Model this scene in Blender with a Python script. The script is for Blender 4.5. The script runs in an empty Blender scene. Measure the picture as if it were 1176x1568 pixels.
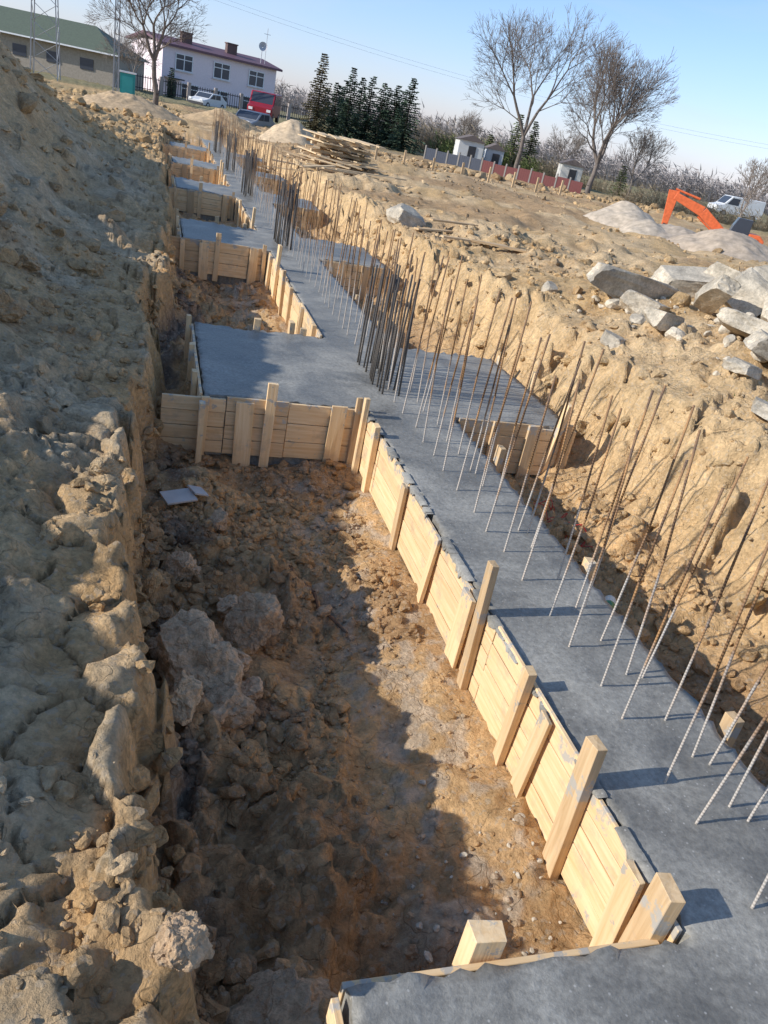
import bpy, bmesh, math, random, time
import numpy as np
from mathutils import Vector, Matrix, noise as mnoise
T0 = time.time()
R = random.Random(7)
scene = bpy.context.scene
col = scene.collection
scene.view_settings.view_transform = 'Standard'
scene.view_settings.look = 'None'
scene.view_settings.exposure = 0

# ------------------------------------------------------------ noise
def _h(ix, iy, s):
    ix = ix.astype(np.int64); iy = iy.astype(np.int64)
    n = (ix * 374761393 + iy * 668265263 + s * 982451653) & 0x7fffffff
    n = ((n ^ (n >> 13)) * 1274126177) & 0x7fffffff
    n = (n ^ (n >> 16)) & 0x7fffffff
    n = (n * 1103515245 + 12345) & 0x7fffffff
    return ((n >> 8) & 0xffff) / 65535.0
def vn(x, y, s=0):
    x, y = x * 0.921 - y * 0.389, x * 0.389 + y * 0.921
    xi = np.floor(x); yi = np.floor(y); fx = x - xi; fy = y - yi
    fx = fx * fx * fx * (fx * (fx * 6 - 15) + 10); fy = fy * fy * fy * (fy * (fy * 6 - 15) + 10)
    a = _h(xi, yi, s); b = _h(xi + 1, yi, s); c = _h(xi, yi + 1, s); d = _h(xi + 1, yi + 1, s)
    return (a + (b - a) * fx) * (1 - fy) + (c + (d - c) * fx) * fy
def fbm(x, y, o=4, s=0):
    t = 0; a = 1.0; n = 0
    for i in range(o):
        t = t + a * (vn(x, y, s + i * 17) * 2 - 1); n += a; a *= .5; x = x * 2.03 + 5.1; y = y * 2.03 + 1.7
    return t / n
def clods(x, y, s=0, rad=.66):
    """angular lumps: domes cut off by randomly tilted flat tops"""
    xi = np.floor(x); yi = np.floor(y); out = np.zeros_like(x)
    for i in (-1, 0, 1):
        for j in (-1, 0, 1):
            cx = xi + i; cy = yi + j
            r = _h(cx, cy, s + 9); r2 = _h(cx, cy, s); px = cx + r2; py = cy + ((r * 7.31) % 1)
            rr = rad * (.35 + .65 * r); dx = (x - px) / rr; dy = (y - py) / rr
            st = .6 + .8 * r2; ang = r2 * 40; ca = np.cos(ang); sa = np.sin(ang)
            u = np.abs(dx * ca + dy * sa); v = np.abs(-dx * sa + dy * ca) * st
            m = np.maximum(u, v) * .75 + .25 * (u + v)
            top = (.25 + .75 * r) * rr / rad
            val = top * np.minimum(np.clip(1 - m, 0, 1) * 2.2, .62 + .38 * (dx * np.cos(ang * 3) + dy * np.sin(ang * 3)))
            out = np.maximum(out, val)
    return out
def cells(x, y, s=0):
    xi = np.floor(x); yi = np.floor(y); d1 = np.full(x.shape, 9.); d2 = np.full(x.shape, 9.); v = np.zeros_like(x)
    for i in (-1, 0, 1):
        for j in (-1, 0, 1):
            cx = xi + i; cy = yi + j; r = _h(cx, cy, s); r2 = _h(cx, cy, s + 3)
            d = np.hypot(x - cx - r, y - cy - r2); n = d < d1
            d2 = np.where(n, d1, np.minimum(d2, d)); v = np.where(n, (r * 13.7 + r2) % 1, v); d1 = np.where(n, d, d1)
    return v, d2 - d1
def sm(a, b, x):
    t = np.clip((x - a) / (b - a), 0, 1); return t * t * (3 - 2 * t)
def gs(x, w): return np.exp(-(x / w) ** 2)

RY = [-8, 2, 3.5, 5.0, 6, 7.8, 9.0, 11, 16, 20, 25, 40]
RA = [1.32, 1.40, 1.45, 1.75, 2.1, 2.1, 1.35, 1.9, 2.2, 1.6, .45, .1]
def masks(X, Y):
    cv, ce = cells(X / .30 + .35 * fbm(X * 3, Y * 3, 3, 2), Y / .30 + .35 * fbm(X * 3, Y * 3, 3, 12), 6)
    w = .06 * fbm(X * 2.7, Y * 2.7, 3, 3) + .035 * fbm(X * 9, Y * 9, 3, 4)
    Xw = X + w + .13 * (cv - .5)
    xe = -.05 + .13 * fbm(Y * 0 + .3, Y * .7, 2, 8) + .10 * sm(1.35, 1.15, Y) - .12 * gs(Y - 2.9, .5) + .18 * sm(7, 9, Y)
    xr = 3.62 + .12 * fbm(Y * 0 + 4.3, Y * .9, 3, 9)
    tl = sm(0, .15, Xw - xe)
    tr = sm(0, .5, Xw - xr + .10 * fbm(X * 5, Y * 5, 3, 5))
    te = sm(36, 39, Y)
    pit = tl * (1 - tr) * (1 - te)
    return Xw, xe, xr, tl, tr, te, pit, cv, ce
def ht(X, Y, fine=True, M=None):
    X = np.asarray(X, float); Y = np.asarray(Y, float)
    Xw, xe, xr, tl, tr, te, pit, cv, ce = M if M else masks(X, Y)
    s = -X
    A = np.interp(Y, RY, RA)
    low = fbm(X * .5, Y * .5, 3, 21)
    mid = fbm(X * 1.7, Y * 1.7, 4, 22)
    zl = .17 + .14 * np.clip(s, 0, 1.2) + A * sm(.5, 3.9, s + .5 * low) * (1 - sm(7, 16, s)) + .13 * mid * sm(.1, 1.2, s) + .05 * mid
    edge = gs(X - xe, .45)
    zl = zl + edge * (.12 * (cv - .6)) - .05 * sm(.08, 0, ce) * gs(X - xe, .6)
    far = sm(12, 50, np.hypot(X, Y))
    zr = .42 + .07 * low + .05 * mid - .50 * far
    zr = zr + .40 * gs(X - 6.4, 1.6) * gs(Y - 7.4, 3.0) + .22 * gs(X - 5.0, .8) * gs(Y - 5.2, 1.6) + .05 * (cv - .5) * gs(X - xr - .5, .8)
    zr = zr + .20 * np.abs(fbm(X * .35 + 3, Y * .6, 3, 31)) * sm(3.8, 6, X) * sm(6, 14, Y)
    zr = zr + .25 * gs(X - 17, 4) * gs(Y - 25, 1.6) + .35 * gs(X - 10, 5) * gs(Y - 33, 1.5) * (1 - gs(X-2,2))
    zf = -.1 + .05 * low
    rough = sm(.35, .65, vn(X * .6, Y * .6, 77))
    zr = zr + .14 * (rough - .3) * sm(8, 12, Y) * (1 - sm(45, 60, Y))
    base = np.where(X < 1.8, zl * (1 - sm(28, 45, Y)) + (zf + .45 * fbm(X * .3, Y * .3, 3, 41) * (1 - sm(50, 90, Y)) * .6) * sm(28, 45, Y), zr)
    blend = sm(-1, 4.5, X)
    far_l = zl * (1 - sm(28, 45, Y)) + zf * sm(28, 45, Y)
    base = np.where(te > 0, far_l * (1 - blend) + zr * blend, base)
    mudx = 1.05 + .3 * sm(3.0, 3.8, Y)
    zp = -.50 + .05 * low + .09 * mid * (1 - sm(mudx, mudx + .4, X)) + .20 * np.exp(-np.clip(X - xe, 0, 9) / .16) + .20 * gs(X - .36, .20) * sm(.35, .8, vn(X * 0 + 1, Y * 1.3, 50)) \
         - .06 * gs(X - .95, .3) + .06 * sm(1.1, 1.6, X) * (1 - sm(1.7, 1.8, X)) + .15 * sm(3.1, 3.6, X)
    z = base * (1 - pit) + zp * pit
    if fine:
        lm = sm(.3, .7, vn(X * 1.3, Y * 1.3, 60)); lm2 = sm(.42, .62, vn(X * 2.1, Y * 2.1, 61))
        mx_ = .75 + .40 * sm(3.0, 3.8, Y)
        amp_p = pit * (1.2 - .80 * sm(mx_, mx_ + .35, X) * (1 - sm(2.2, 2.6, X)))
        amp_l = (1 - tl) * (.14 + .85 * lm2 * sm(.1, -.5, X)) + gs(X - xe - .05, .2) * .7
        face = tr * (1 - tr) * 4
        amp_r = np.maximum(tr, .3 * te) * (.35 + .65 * lm) * (1 - .7 * face) * (1 - .35 * sm(10, 20, Y))
        amp = np.clip(amp_p * (.45 + .8 * lm) + amp_l + amp_r * 1.1, 0, 1.5) * (1 - sm(60, 120, np.hypot(X, Y)))
        wx = X + .09 * fbm(X * 7, Y * 7, 3, 70); wy = Y + .09 * fbm(X * 7, Y * 7, 3, 71)
        z = z + amp * (.12 * clods(wx / .33, wy / .33, 1) * lm + .07 * clods(wx / .15, wy / .15, 2) + .034 * clods(wx / .065, wy / .065, 3)) \
            + .055 * fbm(X * 4.5, Y * 4.5, 6, 80) * (.4 + amp) + face * .06 * fbm(X * 2, Y * 12, 3, 83)
    return z
def soil(X, Y, Z, M=None):
    Xw, xe, xr, tl, tr, te, pit, cv, ce = M if M else masks(X, Y)
    n1 = vn(X * 1.1, Y * 1.1, 90); n2 = fbm(X * 3, Y * 3, 3, 91); n3 = fbm(X * 12, Y * 12, 3, 92)
    def C(a): return np.array(a)[None, :]
    def mix(a, b, t): return a * (1 - t[:, None]) + b * t[:, None]
    left = mix(C((.60, .46, .295)), C((.62, .425, .23)), sm(.35, .75, n1))
    left = mix(left, C((.44, .295, .165)) + 0 * left, sm(.05, .5, n2) * .6)
    left = mix(left, C((.60, .40, .20)) + 0 * left, sm(15, 22, Y))
    pitc = mix(C((.49, .30, .15)), C((.66, .42, .205)), sm(.35, .8, n1 + .2 * n2))
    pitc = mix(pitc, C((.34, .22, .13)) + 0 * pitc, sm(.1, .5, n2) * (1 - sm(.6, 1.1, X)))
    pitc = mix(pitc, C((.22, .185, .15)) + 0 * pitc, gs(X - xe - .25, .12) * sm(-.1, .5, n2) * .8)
    pitc = mix(pitc, C((.49, .42, .335)) + 0 * pitc, sm(.8, 1.2, X) * (1 - sm(1.9, 2.0, X)) * sm(.05, .35, n3 + .6 * n2) * .6)
    right = mix(C((.60, .405, .205)), C((.67, .48, .275)), sm(.3, .7, n1))
    right = mix(right, C((.41, .255, .125)) + 0 * right, sm(.0, .45, n2) * .5)
    right = mix(right, C((.42, .27, .145)) + 0 * right, sm(10, 16, Y) * sm(.40, .65, vn(X * .25, Y * .5, 95)) * .8)
    c = mix(left, right, sm(1.5, 2.2, X))
    wall = sm(-.30, -.1, Z) * (1 - sm(.12, .24, Z)) * (1 - tr) * (Y < 40)
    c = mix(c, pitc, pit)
    c = mix(c, C((.66, .41, .19)) + 0 * c, wall * (X < 1) * .85)
    c = mix(c, C((.69, .48, .255)) + 0 * c, gs(X - xr - .25, .4) * .7 * (Y < 38))
    d = np.hypot(X, Y)
    gr = mix(C((.20, .19, .09)), C((.34, .28, .16)), n1)
    c = mix(c, gr, sm(58, 75, d + 14 * fbm(X * .08, Y * .08, 3, 99)))
    return np.clip(c * (1 + .16 * n3[:, None]), 0.01, .9)

# ------------------------------------------------------------ materials
def mat(name):
    m = bpy.data.materials.new(name); m.use_nodes = True
    nt = m.node_tree; b = nt.nodes['Principled BSDF']; return m, nt, b
def N(nt, t, **k):
    n = nt.nodes.new(t)
    for a, v in k.items():
        if a in n.inputs: n.inputs[a].default_value = v
        else: setattr(n, a, v)
    return n
def rng(nt, src, a, b_, c, d):
    n = nt.nodes.new('ShaderNodeMapRange'); nt.links.new(src, n.inputs['Value'])
    for k, v in (('From Min', a), ('From Max', b_), ('To Min', c), ('To Max', d)): n.inputs[k].default_value = v
    return n.outputs[0]
def simple(name, c, rough=.7, metal=0, var=.15, scale=6, bump=.0, spec=.4):
    m, nt, b = mat(name); L = nt.links
    tc = N(nt, 'ShaderNodeTexCoord'); no = N(nt, 'ShaderNodeTexNoise', Scale=scale, Detail=4.0)
    L.new(tc.outputs['Object'], no.inputs['Vector'])
    mx = N(nt, 'ShaderNodeVectorMath', operation='SCALE'); mx.inputs[0].default_value = c[:3]
    L.new(rng(nt, no.outputs['Fac'], .3, .7, 1 - var, 1 + var), mx.inputs['Scale']); L.new(mx.outputs[0], b.inputs['Base Color'])
    b.inputs['Roughness'].default_value = rough; b.inputs['Metallic'].default_value = metal
    b.inputs['Specular IOR Level'].default_value = spec
    if bump:
        bu = N(nt, 'ShaderNodeBump', Strength=bump, Distance=.02); n2 = N(nt, 'ShaderNodeTexNoise', Scale=scale * 6, Detail=5.0)
        L.new(tc.outputs['Object'], n2.inputs['Vector']); L.new(n2.outputs['Fac'], bu.inputs['Height']); L.new(bu.outputs[0], b.inputs['Normal'])
    return m
def soil_mat():
    m, nt, b = mat('soil'); L = nt.links
    at = N(nt, 'ShaderNodeAttribute', attribute_name='soil'); tc = N(nt, 'ShaderNodeTexCoord')
    n1 = N(nt, 'ShaderNodeTexNoise', Scale=30.0, Detail=6.0, Roughness=.76); L.new(tc.outputs['Object'], n1.inputs['Vector'])
    n2 = N(nt, 'ShaderNodeTexNoise', Scale=5.0, Detail=3.0); L.new(tc.outputs['Object'], n2.inputs['Vector'])
    vo = N(nt, 'ShaderNodeTexVoronoi', Scale=60.0); L.new(tc.outputs['Object'], vo.inputs['Vector'])
    vc = N(nt, 'ShaderNodeTexVoronoi', Scale=3.2, feature='DISTANCE_TO_EDGE')
    wp = N(nt, 'ShaderNodeVectorMath', operation='ADD'); L.new(tc.outputs['Object'], wp.inputs[0])
    sc = N(nt, 'ShaderNodeVectorMath', operation='SCALE'); sc.inputs['Scale'].default_value = .5
    L.new(n2.outputs['Color'], sc.inputs[0]); L.new(sc.outputs[0], wp.inputs[1]); L.new(wp.outputs[0], vc.inputs['Vector'])
    mu = N(nt, 'ShaderNodeMath', operation='MULTIPLY'); L.new(rng(nt, n1.outputs['Fac'], .3, .7, .62, 1.30), mu.inputs[0]); L.new(rng(nt, n2.outputs['Fac'], .3, .7, .82, 1.18), mu.inputs[1])
    crack = rng(nt, vc.outputs['Distance'], 0, .022, .8, 1)
    mu2 = N(nt, 'ShaderNodeMath', operation='MULTIPLY'); L.new(mu.outputs[0], mu2.inputs[0]); L.new(crack, mu2.inputs[1])
    pb = N(nt, 'ShaderNodeMath', operation='GREATER_THAN'); pb.inputs[1].default_value = .88
    sep = N(nt, 'ShaderNodeSeparateColor'); L.new(vo.outputs['Color'], sep.inputs[0]); L.new(sep.outputs[0], pb.inputs[0])
    s = N(nt, 'ShaderNodeVectorMath', operation='SCALE'); L.new(at.outputs['Color'], s.inputs[0]); L.new(mu2.outputs[0], s.inputs['Scale'])
    mx = N(nt, 'ShaderNodeMix', data_type='RGBA'); L.new(s.outputs[0], mx.inputs['A']); mx.inputs['B'].default_value = (.50, .42, .32, 1)
    pf = N(nt, 'ShaderNodeMath', operation='MULTIPLY'); pf.inputs[1].default_value = .4; L.new(pb.outputs[0], pf.inputs[0]); L.new(pf.outputs[0], mx.inputs['Factor'])
    L.new(mx.outputs['Result'], b.inputs['Base Color'])
    b.inputs['Roughness'].default_value = .95; b.inputs['Specular IOR Level'].default_value = .10
    ad = N(nt, 'ShaderNodeMath', operation='MULTIPLY_ADD'); L.new(vo.outputs['Distance'], ad.inputs[0]); ad.inputs[1].default_value = -.18; L.new(n1.outputs['Fac'], ad.inputs[2])
    ad2 = N(nt, 'ShaderNodeMath', operation='MULTIPLY_ADD'); L.new(crack, ad2.inputs[0]); ad2.inputs[1].default_value = .9; L.new(ad.outputs[0], ad2.inputs[2])
    b1 = N(nt, 'ShaderNodeBump', Strength=1.0, Distance=.028); L.new(ad2.outputs[0], b1.inputs['Height'])
    L.new(b1.outputs[0], b.inputs['Normal']); return m
SOIL = soil_mat()
def wood_mat(name, c1, c2):
    m, nt, b = mat(name); L = nt.links
    at = N(nt, 'ShaderNodeAttribute', attribute_name='lc'); to = N(nt, 'ShaderNodeAttribute', attribute_name='tone')
    mp = N(nt, 'ShaderNodeMapping'); mp.inputs['Scale'].default_value = (1.6, 26, 26); L.new(at.outputs['Vector'], mp.inputs['Vector'])
    n1 = N(nt, 'ShaderNodeTexNoise', Scale=1.6, Detail=6.0, Roughness=.6, Distortion=.6); L.new(mp.outputs[0], n1.inputs['Vector'])
    rp = N(nt, 'ShaderNodeValToRGB'); L.new(n1.outputs['Fac'], rp.inputs['Fac'])
    rp.color_ramp.elements[0].position = .3; rp.color_ramp.elements[0].color = (*c1, 1); rp.color_ramp.elements[1].position = .65; rp.color_ramp.elements[1].color = (*c2, 1)
    n2 = N(nt, 'ShaderNodeTexNoise', Scale=7.0, Detail=6.0, Roughness=.65); L.new(at.outputs['Vector'], n2.inputs['Vector'])
    mx = N(nt, 'ShaderNodeMix', data_type='RGBA'); L.new(rng(nt, n2.outputs['Fac'], .53, .70, 0, .6), mx.inputs['Factor']); L.new(rp.outputs[0], mx.inputs['A']); mx.inputs['B'].default_value = (.44, .34, .24, 1)
    tc = N(nt, 'ShaderNodeTexCoord'); n3 = N(nt, 'ShaderNodeTexNoise', Scale=11.0, Detail=6.0, Roughness=.7); L.new(tc.outputs['Object'], n3.inputs['Vector'])
    sz = N(nt, 'ShaderNodeSeparateXYZ'); L.new(tc.outputs['Object'], sz.inputs[0])
    pk = N(nt, 'ShaderNodeMath', operation='ABSOLUTE'); L.new(sz.outputs['Z'], pk.inputs[0])
    ad = N(nt, 'ShaderNodeMath', operation='ADD'); L.new(rng(nt, pk.outputs[0], 0, .09, .14, 0), ad.inputs[0]); L.new(n3.outputs['Fac'], ad.inputs[1])
    mx2 = N(nt, 'ShaderNodeMix', data_type='RGBA'); L.new(rng(nt, ad.outputs[0], .62, .68, 0, .85), mx2.inputs['Factor']); L.new(mx.outputs['Result'], mx2.inputs['A']); mx2.inputs['B'].default_value = (.40, .39, .36, 1)
    s = N(nt, 'ShaderNodeVectorMath', operation='SCALE'); L.new(mx2.outputs['Result'], s.inputs[0]); L.new(to.outputs['Fac'], s.inputs['Scale'])
    L.new(s.outputs[0], b.inputs['Base Color']); b.inputs['Roughness'].default_value = .75; b.inputs['Specular IOR Level'].default_value = .25
    bu = N(nt, 'ShaderNodeBump', Strength=.4, Distance=.005); L.new(n1.outputs['Fac'], bu.inputs['Height']); L.new(bu.outputs[0], b.inputs['Normal'])
    return m
WY = wood_mat('formwork_yellow', (.72, .47, .235), (.86, .635, .38)); WG = wood_mat('weathered_plank', (.50, .33, .17), (.68, .49, .29))
def concrete_mat(name, c, wet, bump=.25, spk=(.50, .48, .44), wmax=.28):
    m, nt, b = mat(name); L = nt.links
    tc = N(nt, 'ShaderNodeTexCoord'); n1 = N(nt, 'ShaderNodeTexNoise', Scale=1.9, Detail=7.0, Roughness=.66, Distortion=.5); n2 = N(nt, 'ShaderNodeTexNoise', Scale=38.0, Detail=5.0, Roughness=.75)
    L.new(tc.outputs['Object'], n1.inputs['Vector']); L.new(tc.outputs['Object'], n2.inputs['Vector'])
    vo = N(nt, 'ShaderNodeTexVoronoi', Scale=46.0); L.new(tc.outputs['Object'], vo.inputs['Vector'])
    rp = N(nt, 'ShaderNodeValToRGB'); L.new(n1.outputs['Fac'], rp.inputs['Fac'])
    rp.color_ramp.elements[0].position = .38; rp.color_ramp.elements[1].position = .62
    rp.color_ramp.elements[0].color = (*[x * .58 for x in c], 1); rp.color_ramp.elements[1].color = (*[x * 1.22 for x in c], 1)
    s = N(nt, 'ShaderNodeVectorMath', operation='SCALE'); L.new(rp.outputs[0], s.inputs[0]); L.new(rng(nt, n2.outputs['Fac'], .3, .7, .66, 1.3), s.inputs['Scale'])
    se = N(nt, 'ShaderNodeSeparateColor'); L.new(vo.outputs['Color'], se.inputs[0])
    gt = N(nt, 'ShaderNodeMath', operation='GREATER_THAN'); L.new(se.outputs[0], gt.inputs[0]); gt.inputs[1].default_value = .72
    mm = N(nt, 'ShaderNodeMath', operation='MULTIPLY'); L.new(gt.outputs[0], mm.inputs[0]); L.new(rng(nt, vo.outputs['Distance'], .12, .22, .6, 0), mm.inputs[1])
    mx = N(nt, 'ShaderNodeMix', data_type='RGBA'); L.new(mm.outputs[0], mx.inputs['Factor']); L.new(s.outputs[0], mx.inputs['A']); mx.inputs['B'].default_value = (*spk, 1)
    L.new(mx.outputs['Result'], b.inputs['Base Color'])
    L.new(rng(nt, n1.outputs['Fac'], .38, .62, wet, wet + wmax), b.inputs['Roughness']); b.inputs['Specular IOR Level'].default_value = .5
    ad = N(nt, 'ShaderNodeMath', operation='MULTIPLY_ADD'); L.new(n1.outputs['Fac'], ad.inputs[0]); ad.inputs[1].default_value = 3.0; L.new(n2.outputs['Fac'], ad.inputs[2])
    bu = N(nt, 'ShaderNodeBump', Strength=bump, Distance=.012); L.new(ad.outputs[0], bu.inputs['Height']); L.new(bu.outputs[0], b.inputs['Normal'])
    return m
CON = concrete_mat('fresh_concrete', (.275, .262, .230), .33, .36, wmax=.3); CONB = concrete_mat('old_concrete', (.56, .485, .375), .8, .8, wmax=.15)
def rebar_mat(name, a1, a2, sunlit_mix):
    m, nt, b = mat(name); L = nt.links
    tc = N(nt, 'ShaderNodeTexCoord'); n1 = N(nt, 'ShaderNodeTexNoise', Scale=9.0, Detail=4.0); L.new(tc.outputs['Object'], n1.inputs['Vector'])
    rp = N(nt, 'ShaderNodeValToRGB'); L.new(n1.outputs['Fac'], rp.inputs['Fac']); rp.color_ramp.elements[0].position = .35; rp.color_ramp.elements[1].position = .65
    rp.color_ramp.elements[0].color = (*a1, 1); rp.color_ramp.elements[1].color = (*a2, 1)
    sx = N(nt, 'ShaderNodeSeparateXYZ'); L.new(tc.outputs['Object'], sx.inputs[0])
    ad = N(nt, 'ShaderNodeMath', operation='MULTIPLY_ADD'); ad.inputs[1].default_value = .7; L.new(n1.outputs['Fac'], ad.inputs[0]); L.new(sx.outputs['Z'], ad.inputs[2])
    mx = N(nt, 'ShaderNodeMix', data_type='RGBA'); L.new(rng(nt, ad.outputs[0], .6, .85, sunlit_mix, 0), mx.inputs['Factor']); L.new(rp.outputs[0], mx.inputs['A']); mx.inputs['B'].default_value = (.60, .58, .54, 1)  # lower bars blend paler: their sunlit brightness is put into the colour by height
    L.new(mx.outputs['Result'], b.inputs['Base Color']); b.inputs['Roughness'].default_value = .65; b.inputs['Metallic'].default_value = .15
    wv = N(nt, 'ShaderNodeTexWave', Scale=22.0, bands_direction='Z'); L.new(tc.outputs['Object'], wv.inputs['Vector'])
    bu = N(nt, 'ShaderNodeBump', Strength=.6, Distance=.003); L.new(wv.outputs['Fac'], bu.inputs['Height']); L.new(bu.outputs[0], b.inputs['Normal'])
    return m
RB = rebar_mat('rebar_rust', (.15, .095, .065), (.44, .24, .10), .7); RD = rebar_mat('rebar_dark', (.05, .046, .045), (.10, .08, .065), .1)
BARK = simple('bark', (.17, .14, .12), .9, var=.3, scale=3); BARKL = simple('twigs', (.24, .20, .17), .9, var=.25)
FIR = simple('fir_needles', (.045, .075, .045), .8, var=.45, scale=1.3); THU = simple('thuja_green', (.13, .16, .05), .8, var=.4, scale=1.2)
BRUSH = simple('dry_brush', (.32, .25, .16), .9, var=.35, scale=.8); GRN = simple('weed_green', (.08, .15, .03), .8, var=.3)
FARW = simple('hazy_far_wood', (.36, .31, .28), .95, var=.25, scale=.1)  # distance haze painted in as a lighter twig colour
def plain(n, c, r=.6, m=0): return simple(n, c, r, m, .06, 3)

# ------------------------------------------------------------ mesh builder
class MB:
    def __init__(s): s.v = []; s.f = []; s.m = []; s.lc = []; s.t = []
    def add(s, vs, fs, mi=0, lc=None, tone=1.0):
        o = len(s.v); s.v += [tuple(v) for v in vs]; s.f += [tuple(i + o for i in f) for f in fs]; s.m += [mi] * len(fs)
        s.lc += [tuple(l) for l in (lc if lc else vs)]; s.t += [tone] * len(vs)
    def box(s, c, sz, rot=None, mi=0, tone=None, jit=0):
        hx, hy, hzz = [a / 2 for a in sz]; vs = []; lc = []
        ax = sorted(range(3), key=lambda i: -sz[i]); off = (R.uniform(0, 50), R.uniform(0, 50), R.uniform(0, 50))
        M = rot if rot else Matrix.Identity(3)
        for x in (-hx, hx):
            for y in (-hy, hy):
                for z in (-hzz, hzz):
                    p = Vector((x + R.uniform(-jit, jit), y + R.uniform(-jit, jit), z + R.uniform(-jit, jit)))
                    vs.append(Vector(c) + M @ p); lc.append([p[ax[i]] + off[i] for i in range(3)])
        s.add(vs, [(0, 1, 3, 2), (4, 6, 7, 5), (0, 4, 5, 1), (2, 3, 7, 6), (0, 2, 6, 4), (1, 5, 7, 3)], mi, lc, tone if tone else R.uniform(.82, 1.08))
    def tube(s, p0, p1, r0, r1, n=5, mi=0, cap=False):
        p0 = Vector(p0); p1 = Vector(p1); d = (p1 - p0)
        if d.length < 1e-6: return
        d.normalize(); a = d.orthogonal().normalized(); b = d.cross(a); vs = []
        for p, r in ((p0, r0), (p1, r1)):
            for i in range(n):
                t = 2 * math.pi * i / n; vs.append(p + a * math.cos(t) * r + b * math.sin(t) * r)
        fs = [(i, (i + 1) % n, n + (i + 1) % n, n + i) for i in range(n)]
        if cap: fs += [tuple(range(n))[::-1], tuple(range(n, 2 * n))]
        s.add(vs, fs, mi)
    def prism(s, prof, y0, y1, mi=0, M=None):
        n = len(prof); vs = [Vector((p[0], y0, p[1])) for p in prof] + [Vector((p[0], y1, p[1])) for p in prof]
        if M: vs = [M @ v for v in vs]
        s.add(vs, [tuple(range(n))[::-1], tuple(range(n, 2 * n))] + [(i, (i + 1) % n, n + (i + 1) % n, n + i) for i in range(n)], mi)
    def build(s, name, mats, parent=None, smooth=False, loc=None, rotz=0, bevel=0):
        me = bpy.data.meshes.new(name); me.from_pydata(s.v, [], s.f)
        for m in mats: me.materials.append(m)
        me.polygons.foreach_set('material_index', s.m); me.polygons.foreach_set('use_smooth', [smooth] * len(s.f))
        a = me.attributes.new('lc', 'FLOAT_VECTOR', 'POINT'); a.data.foreach_set('vector', np.array(s.lc, float).ravel())
        a = me.attributes.new('tone', 'FLOAT', 'POINT'); a.data.foreach_set('value', s.t)
        me.update(); o = bpy.data.objects.new(name, me); col.objects.link(o)
        if parent: o.parent = parent
        if loc is not None: o.location = loc
        o.rotation_euler[2] = rotz
        if bevel:
            b = o.modifiers.new('bevel', 'BEVEL'); b.width = bevel; b.segments = 1
        return o
def empty(name, loc=(0, 0, 0), rz=0):
    e = bpy.data.objects.new(name, None); col.objects.link(e); e.location = loc; e.rotation_euler[2] = rz; return e
def rz(a): return Matrix.Rotation(a, 3, 'Z')

# ------------------------------------------------------------ ground sheet
def axis(lo, a, b, hi, step, g):
    mid = list(np.arange(a, b, step)); up = []; s = step; x = mid[-1]
    while x < hi: s *= g; x += s; up.append(x)
    dn = []; s = step; x = mid[0]
    while x > lo: s *= g; x -= s; dn.append(x)
    return np.array(dn[::-1] + mid + up)
gx = axis(-500, -1.1, 4.3, 600, .0185, 1.021); gy = axis(-60, .9, 4.3, 900, .0185, 1.0125)
gy = np.concatenate([gy[gy < .9][::3], gy[gy >= .9]])
XX, YY = np.meshgrid(gx, gy); X = XX.ravel(); Y = YY.ravel(); MK = masks(X, Y); Z = ht(X, Y, True, MK)
nx, ny = len(gx), len(gy); ZG = Z.reshape(ny, nx)
def grid_obj(name, X, Y, Z, nx, ny, matl):
    me = bpy.data.meshes.new(name); nv = nx * ny; me.vertices.add(nv)
    me.vertices.foreach_set('co', np.stack([X, Y, Z], 1).astype(np.float32).ravel())
    i = np.arange(nx - 1)[None, :] + nx * np.arange(ny - 1)[:, None]; i = i.ravel()
    q = np.stack([i, i + 1, i + nx + 1, i + nx], 1).ravel().astype(np.int32); nf = len(i)
    me.loops.add(nf * 4); me.polygons.add(nf); me.loops.foreach_set('vertex_index', q)
    me.polygons.foreach_set('loop_start', np.arange(0, nf * 4, 4, dtype=np.int32)); me.polygons.foreach_set('use_smooth', np.ones(nf, bool))
    c = soil(X, Y, Z, MK); a = me.attributes.new('soil', 'FLOAT_COLOR', 'POINT'); a.data.foreach_set('color', np.concatenate([c, np.ones((nv, 1))], 1).astype(np.float32).ravel())
    me.materials.append(matl); me.update(); o = bpy.data.objects.new(name, me); col.objects.link(o); return o
grid_obj('ground', X, Y, Z, nx, ny, SOIL)
def hz(x, y):
    i = min(max(int(np.searchsorted(gx, x)) - 1, 0), nx - 2); j = min(max(int(np.searchsorted(gy, y)) - 1, 0), ny - 2)
    u = (x - gx[i]) / (gx[i + 1] - gx[i]); v = (y - gy[j]) / (gy[j + 1] - gy[j])
    return float((ZG[j, i] * (1 - u) + ZG[j, i + 1] * u) * (1 - v) + (ZG[j + 1, i] * (1 - u) + ZG[j + 1, i + 1] * u) * v)
print('ground verts', nx * ny, time.time() - T0)

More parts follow.
